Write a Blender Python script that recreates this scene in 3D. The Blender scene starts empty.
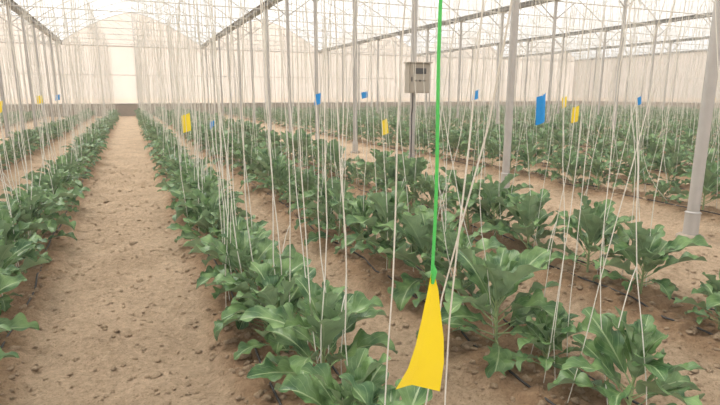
import bpy, math, random
import numpy as np
from mathutils import Vector
random.seed(7); rng=np.random.default_rng(7)
sc=bpy.context.scene
try:
    sc.view_settings.view_transform='Standard'
    sc.view_settings.look='None'
except Exception: pass

# ------------------------------------------------------------------ materials
def newmat(name):
    m=bpy.data.materials.new(name); m.use_nodes=True
    nt=m.node_tree; nt.nodes.clear()
    return m,nt,nt.nodes,nt.links
def simple(name,col,rough=0.6,metal=0.0,noise=0.0,nscale=20,bump=0.0,trans=0.0):
    m,nt,N,L=newmat(name)
    out=N.new('ShaderNodeOutputMaterial'); b=N.new('ShaderNodeBsdfPrincipled')
    b.inputs['Roughness'].default_value=rough; b.inputs['Metallic'].default_value=metal
    tc=N.new('ShaderNodeTexCoord'); nz=N.new('ShaderNodeTexNoise'); nz.inputs['Scale'].default_value=nscale; nz.inputs['Detail'].default_value=4
    L.new(tc.outputs['Object'],nz.inputs['Vector'])
    mx=N.new('ShaderNodeMix'); mx.data_type='RGBA'
    mx.inputs[6].default_value=(*[c*(1-noise) for c in col],1); mx.inputs[7].default_value=(*[min(1,c*(1+noise)) for c in col],1)
    L.new(nz.outputs['Fac'],mx.inputs[0]); L.new(mx.outputs[2],b.inputs['Base Color'])
    if bump>0:
        bp=N.new('ShaderNodeBump'); bp.inputs['Strength'].default_value=bump; bp.inputs['Distance'].default_value=0.01
        L.new(nz.outputs['Fac'],bp.inputs['Height']); L.new(bp.outputs[0],b.inputs['Normal'])
    if trans>0:
        t=N.new('ShaderNodeBsdfTranslucent'); L.new(mx.outputs[2],t.inputs['Color'])
        s=N.new('ShaderNodeMixShader'); s.inputs[0].default_value=trans
        L.new(b.outputs[0],s.inputs[1]); L.new(t.outputs[0],s.inputs[2]); L.new(s.outputs[0],out.inputs['Surface'])
    else: L.new(b.outputs[0],out.inputs['Surface'])
    return m

def film(name,col,transp,tcol):
    m,nt,N,L=newmat(name)
    out=N.new('ShaderNodeOutputMaterial')
    tr=N.new('ShaderNodeBsdfTransparent'); tr.inputs[0].default_value=(*tcol,1)
    tl=N.new('ShaderNodeBsdfTranslucent'); df=N.new('ShaderNodeBsdfDiffuse')
    tc=N.new('ShaderNodeTexCoord'); mp=N.new('ShaderNodeMapping'); mp.inputs['Scale'].default_value=(0.5,0.5,0.12)
    nz=N.new('ShaderNodeTexNoise'); nz.inputs['Scale'].default_value=3; nz.inputs['Detail'].default_value=5
    L.new(tc.outputs['Object'],mp.inputs[0]); L.new(mp.outputs[0],nz.inputs['Vector'])
    mx=N.new('ShaderNodeMix'); mx.data_type='RGBA'
    mx.inputs[6].default_value=(*[c*0.80 for c in col],1); mx.inputs[7].default_value=(*[min(1,c*1.10) for c in col],1)
    L.new(nz.outputs['Fac'],mx.inputs[0])
    L.new(mx.outputs[2],tl.inputs[0]); L.new(mx.outputs[2],df.inputs[0])
    s1=N.new('ShaderNodeMixShader'); s1.inputs[0].default_value=0.3
    L.new(tl.outputs[0],s1.inputs[1]); L.new(df.outputs[0],s1.inputs[2])
    s2=N.new('ShaderNodeMixShader'); s2.inputs[0].default_value=transp
    L.new(s1.outputs[0],s2.inputs[1]); L.new(tr.outputs[0],s2.inputs[2]); L.new(s2.outputs[0],out.inputs['Surface'])
    return m

def soil_mat():
    m,nt,N,L=newmat('dry_soil')
    out=N.new('ShaderNodeOutputMaterial'); b=N.new('ShaderNodeBsdfPrincipled'); b.inputs['Roughness'].default_value=0.95
    b.inputs['Specular IOR Level'].default_value=0.15
    tc=N.new('ShaderNodeTexCoord')
    def nz(scale,det,rough=0.6):
        n=N.new('ShaderNodeTexNoise'); n.inputs['Scale'].default_value=scale; n.inputs['Detail'].default_value=det; n.inputs['Roughness'].default_value=rough
        L.new(tc.outputs['Object'],n.inputs['Vector']); return n
    a=nz(1.6,6); c=nz(22,8,0.8); d=nz(90,4,0.8)
    r=N.new('ShaderNodeValToRGB'); e=r.color_ramp.elements
    e[0].position=0.35; e[0].color=(0.43,0.30,0.19,1); e[1].position=0.62; e[1].color=(0.83,0.625,0.43,1)
    mth=N.new('ShaderNodeMath'); mth.operation='MULTIPLY_ADD'; mth.inputs[1].default_value=0.65
    m2=N.new('ShaderNodeMath'); m2.operation='MULTIPLY'; m2.inputs[1].default_value=0.35
    L.new(a.outputs['Fac'],m2.inputs[0]); L.new(c.outputs['Fac'],mth.inputs[0]); L.new(m2.outputs[0],mth.inputs[2])
    L.new(mth.outputs[0],r.inputs[0])
    vo=N.new('ShaderNodeTexVoronoi'); vo.inputs['Scale'].default_value=45; L.new(tc.outputs['Object'],vo.inputs['Vector'])
    gr=N.new('ShaderNodeValToRGB'); ge=gr.color_ramp.elements; ge[0].position=0.12; ge[0].color=(0.70,0.66,0.62,1); ge[1].position=0.30; ge[1].color=(1,1,1,1)
    L.new(vo.outputs['Distance'],gr.inputs[0])
    mg=N.new('ShaderNodeMix'); mg.data_type='RGBA'; mg.blend_type='MULTIPLY'; mg.inputs[0].default_value=0.8
    L.new(r.outputs[0],mg.inputs[6]); L.new(gr.outputs[0],mg.inputs[7])
    at=N.new('ShaderNodeAttribute'); at.attribute_name='bed'
    mx=N.new('ShaderNodeMix'); mx.data_type='RGBA'; mx.blend_type='MULTIPLY'; mx.inputs[7].default_value=(0.76,0.67,0.60,1)
    L.new(at.outputs['Fac'],mx.inputs[0]); L.new(mg.outputs[2],mx.inputs[6])
    L.new(mx.outputs[2],b.inputs['Base Color'])
    ad=N.new('ShaderNodeMath'); ad.operation='MULTIPLY_ADD'; ad.inputs[1].default_value=0.4
    L.new(d.outputs['Fac'],ad.inputs[0]); L.new(c.outputs['Fac'],ad.inputs[2])
    bp=N.new('ShaderNodeBump'); bp.inputs['Strength'].default_value=1.0; bp.inputs['Distance'].default_value=0.06
    L.new(ad.outputs[0],bp.inputs['Height']); L.new(bp.outputs[0],b.inputs['Normal'])
    L.new(b.outputs[0],out.inputs['Surface']); return m

def leaf_mat():
    m,nt,N,L=newmat('leaf_green')
    out=N.new('ShaderNodeOutputMaterial'); b=N.new('ShaderNodeBsdfPrincipled'); b.inputs['Roughness'].default_value=0.45
    b.inputs['Specular IOR Level'].default_value=0.5
    uv=N.new('ShaderNodeUVMap'); sp=N.new('ShaderNodeSeparateXYZ'); L.new(uv.outputs[0],sp.inputs[0])
    def M(op,a=None,b_=None,c_=None):
        n=N.new('ShaderNodeMath'); n.operation=op
        for i,x in enumerate((a,b_,c_)):
            if x is None: continue
            if isinstance(x,(int,float)): n.inputs[i].default_value=x
            else: L.new(x,n.inputs[i])
        return n.outputs[0]
    v=M('ABSOLUTE',M('SUBTRACT',sp.outputs[1],0.5))
    mid=M('LESS_THAN',v,0.03)
    ph=M('SUBTRACT',M('MULTIPLY',sp.outputs[0],7.0),M('MULTIPLY',v,4.0))
    fr=M('ABSOLUTE',M('SUBTRACT',M('FRACT',ph),0.5))
    vein=M('MULTIPLY',M('LESS_THAN',fr,0.05),0.25)
    vv=M('MAXIMUM',M('MULTIPLY',mid,0.8),vein)
    geo=N.new('ShaderNodeNewGeometry')
    tc=N.new('ShaderNodeTexCoord'); nz=N.new('ShaderNodeTexNoise'); nz.inputs['Scale'].default_value=10; nz.inputs['Detail'].default_value=4
    L.new(tc.outputs['Object'],nz.inputs['Vector'])
    r=N.new('ShaderNodeValToRGB'); e=r.color_ramp.elements
    e[0].position=0.35; e[0].color=(0.042,0.115,0.038,1); e[1].position=0.68; e[1].color=(0.20,0.325,0.115,1)
    L.new(nz.outputs['Fac'],r.inputs[0])
    mx=N.new('ShaderNodeMix'); mx.data_type='RGBA'; mx.inputs[7].default_value=(0.38,0.48,0.26,1)
    L.new(vv,mx.inputs[0]); L.new(r.outputs[0],mx.inputs[6])
    mb=N.new('ShaderNodeMix'); mb.data_type='RGBA'; mb.inputs[7].default_value=(0.31,0.41,0.26,1)
    L.new(M('MULTIPLY',geo.outputs['Backfacing'],0.6),mb.inputs[0]); L.new(mx.outputs[2],mb.inputs[6])
    L.new(mb.outputs[2],b.inputs['Base Color'])
    bp=N.new('ShaderNodeBump'); bp.inputs['Strength'].default_value=0.4; bp.inputs['Distance'].default_value=0.005
    L.new(M('ABSOLUTE',M('SUBTRACT',fr,0.25)),bp.inputs['Height']); L.new(bp.outputs[0],b.inputs['Normal'])
    t=N.new('ShaderNodeBsdfTranslucent'); L.new(mb.outputs[2],t.inputs['Color'])
    s=N.new('ShaderNodeMixShader'); s.inputs[0].default_value=0.2
    L.new(b.outputs[0],s.inputs[1]); L.new(t.outputs[0],s.inputs[2]); L.new(s.outputs[0],out.inputs['Surface'])
    return m

M_soil=soil_mat(); M_leaf=leaf_mat()
M_stem=simple('stem_green',(0.30,0.38,0.18),0.6,noise=0.2)
M_roof=film('roof_film',(0.98,0.97,0.95),0.5,(0.98,0.975,0.965))
M_wall=film('wall_film',(0.84,0.755,0.67),0.25,(0.92,0.86,0.79))
M_galv=simple('galvanised_steel',(0.47,0.45,0.43),0.5,0.25,noise=0.14,nscale=8)
M_truss=simple('truss_steel',(0.74,0.72,0.69),0.6,0.05,noise=0.1,nscale=5)
M_gut=simple('gutter_steel',(0.27,0.26,0.25),0.6,0.3,noise=0.15,nscale=5)
M_wire=simple('steel_wire',(0.5,0.5,0.48),0.4,0.5)
M_twine=simple('white_twine',(0.88,0.85,0.78),0.9,noise=0.08,nscale=60,trans=0.25)
M_drip=simple('black_drip_pipe',(0.035,0.032,0.03),0.5,noise=0.3)
M_conc=simple('concrete',(0.34,0.28,0.22),0.9,noise=0.2,nscale=4,bump=0.3)
M_yel=simple('yellow_trap_plastic',(1.0,0.74,0.03),0.3,noise=0.05,nscale=12,trans=0.3)
M_blue=simple('blue_trap_plastic',(0.01,0.30,0.78),0.4,noise=0.05,trans=0.2)
M_grn=simple('green_twine',(0.12,0.70,0.16),0.6,noise=0.15,nscale=200,trans=0.2)
M_box=simple('painted_grey_steel',(0.40,0.36,0.30),0.55,noise=0.06)
M_dark=simple('dark_plastic',(0.05,0.05,0.05),0.4)

# ------------------------------------------------------------------ mesh builder
class MB:
    def __init__(s): s.V=[];s.F=[];s.U=[];s.M=[];s.n=0
    def add(s,V,F,UV=None,mat=0):
        V=np.asarray(V,float);F=np.asarray(F,np.int64)
        s.V.append(V);s.F.append(F+s.n);s.n+=len(V)
        s.U.append(np.zeros((len(V),2)) if UV is None else UV)
        s.M.append(np.full(len(F),mat) if np.isscalar(mat) else mat)
    def build(s,name,mats,smooth=True,uv=False):
        V=np.concatenate(s.V);F=np.concatenate(s.F);U=np.concatenate(s.U);M=np.concatenate(s.M)
        me=bpy.data.meshes.new(name)
        me.vertices.add(len(V)); me.vertices.foreach_set('co',V.astype(np.float32).ravel())
        me.loops.add(len(F)*4); me.loops.foreach_set('vertex_index',F.astype(np.int32).ravel())
        me.polygons.add(len(F)); me.polygons.foreach_set('loop_start',(np.arange(len(F))*4).astype(np.int32))
        for m in mats: me.materials.append(m)
        me.polygons.foreach_set('material_index',M.astype(np.int32))
        me.polygons.foreach_set('use_smooth',np.full(len(F),smooth))
        if uv:
            l=me.uv_layers.new(name='UVMap'); l.data.foreach_set('uv',U[F.ravel()].astype(np.float32).ravel())
        me.update(calc_edges=True)
        ob=bpy.data.objects.new(name,me); sc.collection.objects.link(ob); return ob
def tube(mb,P,r,n=6,mat=0,caps=False):
    P=np.asarray(P,float); k=len(P); r=np.broadcast_to(np.asarray(r,float),(k,))
    T=np.gradient(P,axis=0); T/=np.linalg.norm(T,axis=1)[:,None]+1e-12
    ref=np.array([0.,0,1]) if abs(T[0,2])<0.8 else np.array([1.,0,0])
    A=np.cross(T,ref); A/=np.linalg.norm(A,axis=1)[:,None]; B=np.cross(T,A)
    an=np.arange(n)*2*math.pi/n
    V=P[:,None,:]+r[:,None,None]*(np.cos(an)[None,:,None]*A[:,None,:]+np.sin(an)[None,:,None]*B[:,None,:])
    i=np.arange(k-1)[:,None]*n; j=np.arange(n)[None,:]; j2=(j+1)%n
    F=np.stack([i+j,i+j2,i+n+j2,i+n+j],-1).reshape(-1,4)
    mb.add(V.reshape(-1,3),F,mat=mat)
def box(mb,c,s,mat=0,ax=None):
    c=np.array(c,float); s=np.array(s,float)/2
    V=np.array([[x,y,z] for x in(-1,1) for y in(-1,1) for z in(-1,1)],float)*s
    if ax is not None: V=V@np.array(ax)
    F=[[0,1,3,2],[4,6,7,5],[0,4,5,1],[2,3,7,6],[0,2,6,4],[1,5,7,3]]
    mb.add(V+c,F,mat=mat)

# ------------------------------------------------------------------ noise / ground height
tabs=[rng.random((256,256)) for _ in range(6)]
def vn(x,y,sc_,k):
    x=np.asarray(x,float)*sc_+1000;y=np.asarray(y,float)*sc_+1000
    xi=np.floor(x).astype(int);yi=np.floor(y).astype(int);fx=x-xi;fy=y-yi
    fx=fx*fx*(3-2*fx);fy=fy*fy*(3-2*fy);t=tabs[k]
    a=t[xi%256,yi%256];b=t[(xi+1)%256,yi%256];c=t[xi%256,(yi+1)%256];d=t[(xi+1)%256,(yi+1)%256]
    return (a*(1-fx)+b*fx)*(1-fy)+(c*(1-fx)+d*fx)*fy-0.5
YF=45.0; YN=-5.0
GX=[-14.25,-4.25,5.75,15.75,25.75,35.75,45.75]   # gutter / column lines
ROWS=[-12.6,-11.2,-9.8,-8.4,-7.0,-5.7,-2.65,-1.05,0.74,2.05,3.5]
x=7.1
while x<45:
    if min(abs(x-g) for g in GX)>0.9: ROWS.append(x)
    x+=1.4
def bedmask(x):
    x=np.asarray(x,float); m=np.zeros_like(x)
    for r in ROWS: m=np.maximum(m,np.clip(1-(np.abs(x-r)-0.24)/0.22,0,1))
    return m*m*(3-2*m)
def gh(x,y):
    b=bedmask(x+0.12*vn(x,y,1.5,4)*1.0)
    h=0.07*b+0.05*vn(x,y,0.9,0)+0.045*vn(x,y,3.5,1)+(0.038+0.02*b)*vn(x,y,8,2)+(0.022+0.018*b)*vn(x,y,18,3)
    return h
def spaced(segs):
    o=[]
    for a,b,s in segs: o+=list(np.arange(a,b,s))
    return np.array(o+[segs[-1][1]])
xs=spaced([(-14.25,-4,0.3),(-4,-1.2,0.05),(-1.2,4.4,0.02),(4.4,9,0.06),(9,46,0.3)])
ys=spaced([(YN,0.8,0.3),(0.8,6,0.02),(6,12,0.045),(12,22,0.12),(22,YF,0.35)])
Xg,Yg=np.meshgrid(xs,ys,indexing='ij')
Zg=gh(Xg,Yg)
g=MB(); nx,ny=Xg.shape
i=np.arange(nx-1)[:,None]*ny; j=np.arange(ny-1)[None,:]
g.add(np.stack([Xg,Yg,Zg],-1).reshape(-1,3),np.stack([i+j,i+ny+j,i+ny+j+1,i+j+1],-1).reshape(-1,4))
floor=g.build('floor',[M_soil])
at=floor.data.attributes.new('bed','FLOAT','POINT'); at.data.foreach_set('value',bedmask(Xg+0.15*vn(Xg,Yg,1.5,4)).ravel().astype(np.float32))
g=MB(); g.add([[-300,-200,-0.12],[300,-200,-0.12],[300,300,-0.12],[-300,300,-0.12]],[[0,1,2,3]])
g.build('ground_outside',[M_soil])

# clods
g=MB()
base=[]
for a in range(4):
    th=math.pi*(a+0.5)/4
    for b in range(6):
        ph=2*math.pi*b/6; base.append((math.sin(th)*math.cos(ph),math.sin(th)*math.sin(ph),math.cos(th)*0.7))
base=np.array(base); CF=[]
for a in range(3):
    for b in range(6): CF.append([a*6+b,(a+1)*6+b,(a+1)*6+(b+1)%6,a*6+(b+1)%6])
CF+= [[0,1,2,3],[0,3,4,5],[18,21,20,19],[18,23,22,21]]
for q in range(18000):
    X=random.uniform(-2.5,8) ; Y=1.0+13*random.random()**1.7
    bm=float(bedmask(np.array([X]))[0])
    if bm<0.3 and X<0.6 and random.random()<0.2: continue
    if min(abs(X-5.75),1)<0.25: continue
    s=random.choice([0.004,0.005,0.007,0.009,0.012,0.016]) * (1.9 if random.random()<0.07 else 1)*random.uniform(0.8,1.3)*(1+0.5*bm)
    V=base*s*(1+0.25*rng.standard_normal((24,1)))*np.array([random.uniform(.8,1.4),1,random.uniform(.6,1)])
    a=random.uniform(0,6.28); c_,s_=math.cos(a),math.sin(a)
    V=V@np.array([[c_,s_,0],[-s_,c_,0],[0,0,1]])
    g.add(V+[X,Y,float(gh(X,Y))+s*0.2],CF)
g.build('soil_clods',[M_soil],smooth=True)

# ------------------------------------------------------------------ plants
def leaf(L,W,nu,nv,droop,fold,sd):
    r=random.Random(sd)
    t=np.linspace(0,1,nu+1); s=np.linspace(-1,1,2*nv+1)
    prof=np.sin(np.pi*np.clip(t,0,1)**0.9)**0.75*(0.72+0.46*t)
    prof[0]=0.05; prof[-1]=0.03
    ph=r.random()*0.2; fq=r.uniform(3.4,4.4)
    lobe=1-0.36*np.clip(np.cos(2*np.pi*(t*fq+ph)),-0.2,1)*(np.sin(np.pi*t)**0.4) if nu>=8 else np.ones_like(t)*0.9
    w=W*0.5*prof*lobe
    T,S=np.meshgrid(t,s,indexing='ij')
    ang=-droop*T**1.6
    dx=np.cos(ang[:,0])/nu*L; dz=np.sin(ang[:,0])/nu*L
    cx=np.concatenate([[0],np.cumsum(dx[1:])]); cz=np.concatenate([[0],np.cumsum(dz[1:])])
    yy=w[:,None]*S
    up=np.abs(yy)*math.tan(fold)
    rip=0.12*W*np.abs(S)**1.5*np.sin(T*math.pi*6+S*1.5+r.random()*6)*(np.sin(np.pi*T)**0.5)
    hh=up+rip
    bend=r.uniform(-.07,.07)*L*T**2
    Vx=cx[:,None]+np.abs(S)*w[:,None]*0.35 - hh*np.sin(ang)
    Vz=cz[:,None]+hh*np.cos(ang)
    V=np.stack([Vx,yy+bend,Vz],-1).reshape(-1,3)
    m=2*nv+1
    i=np.arange(nu)[:,None]*m; j=np.arange(2*nv)[None,:]
    F=np.stack([i+j,i+m+j,i+m+j+1,i+j+1],-1).reshape(-1,4)
    UV=np.stack([T,S*0.5+0.5],-1).reshape(-1,2)
    return V,F,UV
def plant(sd,nu,nv,nl,stem=True,tall=1.0):
    r=random.Random(sd); mb=MB()
    H=0.31*tall*r.uniform(0.85,1.2)
    lean=(r.uniform(-.05,.05),r.uniform(-.05,.05))
    if stem: tube(mb,[[0,0,-0.02],[lean[0]*.5,lean[1]*.5,H*.5],[lean[0],lean[1],H+0.02]],[0.010,0.009,0.006],5,1)
    az=r.uniform(0,6.28)
    for k in range(nl):
        f=(k+0.5)/nl
        az+=2.4+r.uniform(-.45,.45)
        z=H*(0.12+0.88*f); el=math.radians(16+64*f**0.95+r.uniform(-18,14))
        L=(0.39-0.13*abs(f-0.45)/0.55)*r.uniform(.75,1.22); W=L*r.uniform(.38,.52)
        if f>0.92: L*=0.75; W*=0.6
        pet=0.09*(1.1-f*0.5)
        V,F,UV=leaf(L,W,nu,nv,r.uniform(0.5,1.6)*(1.15-0.4*f),math.radians(r.uniform(8,30)),sd*100+k)
        roll=r.uniform(-.5,.5); cr,sr=math.cos(roll),math.sin(roll)
        V=V@np.array([[1,0,0],[0,cr,sr],[0,-sr,cr]])
        V[:,0]+=pet
        ce,se=math.cos(el),math.sin(el)
        R1=np.array([[ce,0,se],[0,1,0],[-se,0,ce]])
        ca,sa=math.cos(az),math.sin(az); R2=np.array([[ca,sa,0],[-sa,ca,0],[0,0,1]])
        o=np.array([lean[0]*f,lean[1]*f,z])
        V=V@R1@R2+o
        V[:,2]=np.maximum(V[:,2],0.01)
        mb.add(V,F,UV,0)
        if stem:
            P=np.array([[0,0,0],[pet*.5,0,0.0],[pet+L*0.05,0,0]])@R1@R2+o
            tube(mb,P,[0.005,0.004,0.0032],4,1)
    return np.concatenate(mb.V),np.concatenate(mb.F),np.concatenate(mb.U),np.concatenate(mb.M)
HI=[plant(s,26,3,22) for s in range(14)]
MID=[plant(s+20,10,1,18) for s in range(8)]
LO=[plant(s+40,4,1,14,False) for s in range(8)]
sites={}
for ri,X in enumerate(ROWS):
    mb=MB(); st=[]
    Y=1.45+random.random()*0.2 if X>-3 and X<9 else 3.0
    sp=0.44 if X<1.5 else (0.50 if X<3 else 0.56)
    while Y<YF-1.3:
        px=X+random.gauss(0,0.05); py=Y+random.gauss(0,0.05)
        fd=px*0.4+py*0.916
        xr=px*0.916-py*0.4
        if fd>0.3 and abs(xr)<0.85*fd+1.6:
            T=HI if fd<9 else (MID if fd<19 else LO)
            V,F,U,Mt=random.choice(T)
            s=random.uniform(0.82,1.15)
            if X<-0.5: s*=0.88
            elif X<1.5: s*=0.96
            elif X<4: s*=1.12
            if X>1.5 and random.random()<0.14: s*=0.7
            a=random.uniform(0,6.28); c_,s_=math.cos(a),math.sin(a)
            mb.add((V*s)@np.array([[c_,s_,0],[-s_,c_,0],[0,0,1]])+[px,py,float(gh(px,py))],F,U,Mt)
            st.append((px,py))
        Y+=sp*random.uniform(0.88,1.12)
    sites[X]=st
    if mb.V: mb.build('eggplant_crop_row',[M_leaf,M_stem],uv=True)

# ------------------------------------------------------------------ twine, wires, drip lines
ZW=5.05
for X in ROWS:
    st=sites[X]
    if not st: continue
    mb=MB()
    for (px,py) in st:
        fd=px*0.4+py*0.916
        n=2 if (random.random()<0.7 or X<1) else 1
        if fd<9: n+=random.choice([0,1,1])
        for k in range(n):
            ty=min(YF-.6,py+random.gauss(0,0.55)); tx=X+random.choice([-0.06,0.06])+random.gauss(0,0.10)
            bx=px+random.uniform(-.15,.15); by=py+random.uniform(-.24,.24)
            zb=float(gh(bx,by))+0.03
            m=22 if fd<9 else 12; t=np.linspace(0,1,m)
            slack=abs(random.gauss(0,1)); bow=random.gauss(0,0.12)*slack; bow2=random.gauss(0,0.12)*slack
            e=(1-t)**2.6*t*6
            ph=random.uniform(0,6); am=random.uniform(0.004,0.018)
            P=np.stack([bx+(tx-bx)*t+bow*e+am*np.sin(t*33+ph)*(1-t)**2,by+(ty-by)*t+bow2*e+am*np.sin(t*25+ph*2)*(1-t)**2,zb+(ZW-zb)*t],-1)
            tube(mb,P,(0.0034 if fd>3.2 else 0.0028) if X<6 else 0.0038,4 if X<4 else 3,0)
            if fd<7 and random.random()<0.35:
                q=random.uniform(0.2,0.5); a=random.uniform(0,6.28)
                z0=random.uniform(.45,1.0); tz=(z0-zb)/(ZW-zb)
                c0=np.array([np.interp(tz,t,P[:,d]) for d in range(3)])
                PP=[c0+np.array([math.cos(a)*.035*u,math.sin(a)*.035*u,-q*u*(0.2+0.12*u)]) for u in np.linspace(0,1.6,9)]
                tube(mb,PP,0.0026,4,0)
    mb.build('support_twine_row',[M_twine])
mb=MB()
for X in ROWS:
    for o in (-.06,.06):
        tube(mb,[[X+o,YN,ZW],[X+o,20,ZW],[X+o,YF-.3,ZW]],0.003,4)
tube(mb,[[-4.25,0.92,ZW+.01],[0,0.92,ZW+.01],[5.75,0.92,ZW+.01]],0.004,4)
mb.build('trellis_wires',[M_wire])
mb=MB()
for X in ROWS:
    for o in (-.17,.19):
        yy=np.arange(0.3,YF-1,0.25 if X<6 and X>-3 else 1.0)
        xx=X+o+0.05*vn(yy*0+X,yy,0.7,5)*2+0.015*np.sin(yy*1.7+X)
        zz=gh(xx,yy)+0.004
        tube(mb,np.stack([xx,yy,zz],-1),0.0075,5)
mb.build('drip_irrigation_lines',[M_drip])

# ------------------------------------------------------------------ greenhouse structure
ZG=5.25; RISE=2.3; PY=3.25; Y0=3.75
CY=[Y0+PY*k for k in range(-2,13)]
CY=[y for y in CY if y<YF-0.5]
for gx in GX[1:-1]:
    for y in CY:
        mb=MB()
        tube(mb,[[gx,y,-0.05],[gx,y,2.5],[gx,y,ZG]],0.062,14,0)
        tube(mb,[[gx,y,-0.05],[gx,y,0.30]],0.078,14,0)
        tube(mb,[[gx,y,0.285],[gx,y,0.30],[gx,y,0.315]],[0.07,0.086,0.066],14,0)
        tube(mb,[[gx,y,-0.08],[gx,y,0.03],[gx,y,0.05],[gx,y,0.052]],[0.15,0.14,0.11,0.05],14,1)
        box(mb,[gx,y,ZG],[0.24,0.3,0.03],0)
        for dx in (-1,1):
            tube(mb,[[gx,y,ZG-0.75],[gx+dx*0.95,y,ZG-0.05]],0.02,6,0)
        mb.build('support_column',[M_galv,M_conc])
mb=MB()
for gx in GX:   # gutters: open U-section
    w,h,t=0.14,0.14,0.02
    for (cx,cz,sx,sz) in ((0,ZG+0.02,2*w,t),(-w,ZG+0.02+h/2,t,h),(w,ZG+0.02+h/2,t,h),(-w-.05,ZG+.02+h,.1,t),(w+.05,ZG+.02+h,.1,t)):
        box(mb,[gx+cx,(YN+YF)/2,cz],[sx,YF-YN,sz])
mb.build('roof_gutters',[M_gut],smooth=False)

def arch(gx,u):
    x=gx+10*u; z=ZG+0.16+RISE*(1-abs(2*u-1)**1.5)
    return x,z
mb=MB()
for gx in GX[:-1]:
    for y in CY+[YF]:
        P=[[arch(gx,u)[0],y,arch(gx,u)[1]] for u in np.linspace(0,1,25)]
        tube(mb,P,0.026,6)
        tube(mb,[[gx,y,ZG-0.03],[gx+5,y,ZG-0.03],[gx+10,y,ZG-0.03]],0.024,6)
        us=[0.25,0.5,0.75]
        for k,u in enumerate(us):
            a=arch(gx,u)
            tube(mb,[[a[0],y,a[1]],[gx+10*u,y,ZG-0.03]],0.014,5)
        for (uh,ul) in ((0.25,0.5),(0.75,0.5)):
            A=arch(gx,uh); tube(mb,[[A[0],y,A[1]],[gx+10*ul,y,ZG-0.03]],0.013,5)
    for u in (0.25,0.5,0.75):
        a=arch(gx,u); tube(mb,[[a[0],YN,a[1]],[a[0],20,a[1]],[a[0],YF,a[1]]],0.018,6)
mb.build('roof_trusses',[M_truss])
mb=MB()
for gx in GX[:-1]:
    uu=np.linspace(0,1,33); yy=np.arange(YN,YF+0.1,1.0)
    V=[];nyy=len(yy)
    for u in uu:
        a=arch(gx,u)
        for y in yy: V.append([a[0],y,a[1]+0.035])
    i=np.arange(32)[:,None]*nyy; j=np.arange(nyy-1)[None,:]
    mb.add(V,np.stack([i+j,i+nyy+j,i+nyy+j+1,i+j+1],-1).reshape(-1,4))
mb.build('ceiling',[M_roof])

# walls
def gable(name,y):
    mb=MB(); 
    for gx in GX[:-1]:
        uu=np.linspace(0,1,33); V=[]
        for u in uu:
            a=arch(gx,u); V+= [[a[0],y,0.9],[a[0],y,a[1]]]
        F=[[2*k,2*k+2,2*k+3,2*k+1] for k in range(32)]
        mb.add(V,F)
    box(mb,[(GX[0]+GX[-1])/2,y,0.4],[GX[-1]-GX[0],0.2,1.04],1)
    for x in np.arange(GX[0],GX[-1]+.1,2.5):
        u=((x-GX[0])%10)/10; z=arch(0,u)[1]
        tube(mb,[[x,y-.12,0],[x,y-.12,max(z,ZG)]],0.05,6,2)
    for z in (0.95,3.1,ZG): tube(mb,[[GX[0],y-.12,z],[15,y-.12,z],[GX[-1],y-.12,z]],0.035,6,2)
    return mb.build(name,[M_wall,M_conc,M_truss],smooth=False)
gable('wall_far',YF)
def side(name,x,d):
    mb=MB(); mb.add([[x,YN,0.9],[x,YF,0.9],[x,YF,ZG+.1],[x,YN,ZG+.1]],[[0,1,2,3]])
    box(mb,[x,(YN+YF)/2,0.4],[0.2,YF-YN,1.04],1)
    for y in CY+[YF]: tube(mb,[[x+d*.12,y,0],[x+d*.12,y,ZG]],0.05,6,2)
    for z in (0.95,3.0): tube(mb,[[x+d*.12,YN,z],[x+d*.12,20,z],[x+d*.12,YF,z]],0.025,6,2)
    mb.build(name,[M_wall,M_conc,M_galv],smooth=False)
side('wall_left',GX[0],1); side('wall_right',GX[-1],-1)

# ------------------------------------------------------------------ control box on column
bx,by,bz=5.75,Y0+2*PY,1.95
mb=MB(); yb=by-0.062-0.11
box(mb,[bx,yb,bz],[0.50,0.20,0.62],0)
box(mb,[bx,yb-0.108,bz],[0.46,0.016,0.58],0)
box(mb,[bx,yb-0.03,bz+0.325],[0.56,0.30,0.02],0)
box(mb,[bx+0.02,yb-0.12,bz+0.15],[0.26,0.01,0.12],1)
for k in range(3): 
    tube(mb,[[bx-.1+k*.1,yb-.116,bz-.05],[bx-.1+k*.1,yb-.14,bz-.05]],0.02,10,1)
box(mb,[bx-0.2,yb-0.125,bz-0.02],[0.02,0.02,0.09],1)
for z in (-.2,.2): box(mb,[bx,by-0.05,bz+z],[0.2,0.05,0.04],2)
tube(mb,[[bx-.1,yb,bz-.31],[bx-.1,yb,bz-.6],[bx-.07,by-.09,bz-.75],[bx-.07,by-.09,0.1]],0.014,8,1)
mb.build('control_box',[M_box,M_dark,M_galv],smooth=False)

# ------------------------------------------------------------------ sticky traps
Rv=np.array([.916,-.4,0]);Dv=np.array([.4,.916,0]);Zv=np.array([0,0,1.])
mb=MB(); C=np.array([0.554,0.919,1.078]); k=1/445
Rt=np.array([(9,66),(14,46),(17,22),(21,-4),(23,-34),(21,-70)],float); Lf=np.array([(6,66),(2,44),(-3,22),(-9,0),(-17,-20),(-29,-38)],float)
tt=np.linspace(0,1,21); ti=np.linspace(0,1,6)
R2=np.stack([np.interp(tt,ti,Rt[:,q]) for q in(0,1)],-1); L2=np.stack([np.interp(tt,ti,Lf[:,q]) for q in(0,1)],-1)
V=[]
for a in range(21):
    for b in range(9):
        s=b/8; p=L2[a]*(1-s)+R2[a]*s
        dep=0.06*(s-0.45)*tt[a]-0.035*max(0,0.35-s)*tt[a]*3+0.008*math.sin(tt[a]*5+s*2)
        V.append(C+Rv*p[0]*k+Zv*p[1]*k+Dv*dep)
F=[[a*9+b,(a+1)*9+b,(a+1)*9+b+1,a*9+b+1] for a in range(20) for b in range(8)]
mb.add(V,F,mat=0)
top=C+Rv*7.5*k+Zv*60*k
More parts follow.
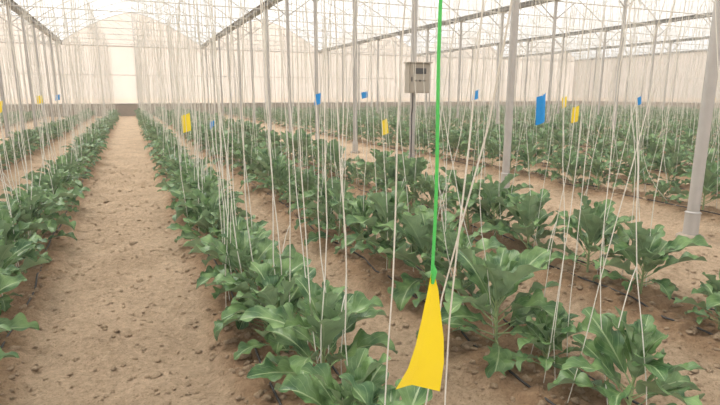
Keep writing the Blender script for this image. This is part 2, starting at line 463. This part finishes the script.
zz=np.linspace(0,1,60)
P=np.stack([top[0]+0.003*np.sin(zz*40),top[1]+0.003*np.cos(zz*31),top[2]+(ZW-top[2])*zz],-1)
tube(mb,P,0.0036,6,1)
tube(mb,[top+[0,0,.03],top+[.004,0,.015],top+[0,0,-.012]],[0.0035,0.006,0.0035],6,1)
mb.build('yellow_sticky_trap',[M_yel,M_grn])
def trap(col,X,Y,Z,h=0.26,w=0.10,rot=0.0):
    mb=MB(); V=[]
    tw=random.uniform(-.6,.6); cv=random.uniform(.01,.03); sk=random.uniform(-.04,.04)
    for a in range(9):
        t=a/8; an=rot+tw*t
        for b in range(5):
            s=b/4-0.5
            V.append([X+math.cos(an)*w*s+sk*t,Y+math.sin(an)*w*s-cv*math.cos(s*3),Z+h/2-h*t+0.04*s])
    F=[[a*5+b,(a+1)*5+b,(a+1)*5+b+1,a*5+b+1] for a in range(8) for b in range(4)]
    mb.add(V,F,mat=0)
    tube(mb,[[X,Y-cv,Z+h/2-.01],[X,Y,Z+h/2+.05],[X,Y,(Z+ZW)/2],[X,Y,ZW]],0.0032,4,1)
    mb.build(col+'_sticky_trap',[M_yel if col=='yellow' else M_blue,M_twine])
for t in [('yellow',.74,8.0,1.2,.25,.12,.2),('yellow',3.5,7.1,1.13,.22,.11,.3),('blue',3.5,10.1,1.52,.22,.13,.0),
          ('blue',3.5,3.83,1.47,.26,.08,-.5),('blue',7.1,9.8,1.6,.2,.13,-.4),('yellow',7.1,6.9,1.27,.27,.11,-.4),
          ('yellow',7.1,4.6,1.43,.22,.12,-.5),('blue',7.1,15.9,1.6,.2,.2,-.3),('yellow',8.5,8.6,1.45,.22,.11,-.3),
          ('blue',-2.65,25,1.5,.22,.18,0),('yellow',-2.65,14,1.33,.25,.16,0),('yellow',-2.65,20,1.45,.25,.16,0),
          ('blue',2.05,14.8,.8,.2,.12,0),('blue',8.5,6.8,1.5,.14,.07,-.4)]: trap(*t)

# ------------------------------------------------------------------ dusty air inside the house
m,nt,N,L=newmat('dusty_air'); out=N.new('ShaderNodeOutputMaterial'); vs=N.new('ShaderNodeVolumeScatter')
vs.inputs['Color'].default_value=(1,0.98,0.95,1); vs.inputs['Density'].default_value=0.0055; vs.inputs['Anisotropy'].default_value=0.1
L.new(vs.outputs[0],out.inputs['Volume'])
mb=MB(); box(mb,[(GX[0]+GX[-1])/2,(YN+YF)/2,2.6],[GX[-1]-GX[0]-.5,YF-YN-.6,5.6])
hz=mb.build('dust_haze',[m],smooth=False)

# ------------------------------------------------------------------ light
w=bpy.data.worlds.new('hazy_sky'); sc.world=w; w.use_nodes=True
bg=w.node_tree.nodes['Background']; bg.inputs[0].default_value=(0.965,0.958,0.945,1); bg.inputs[1].default_value=1.45
sd=bpy.data.lights.new('sun','SUN'); sd.energy=4.6; sd.angle=math.radians(22); sd.color=(1,0.97,0.92)
so=bpy.data.objects.new('sun',sd); sc.collection.objects.link(so); so.rotation_euler=(math.radians(-28),math.radians(-22),0); so.location=(0,0,20)

cd=bpy.data.cameras.new('camera'); cam=bpy.data.objects.new('camera',cd); sc.collection.objects.link(cam)
cd.sensor_width=36; cd.lens=26; cd.clip_end=500
cam.location=(0,0,1.6); cam.rotation_euler=(math.radians(90-11.68),0,math.radians(-23.6))
sc.camera=cam
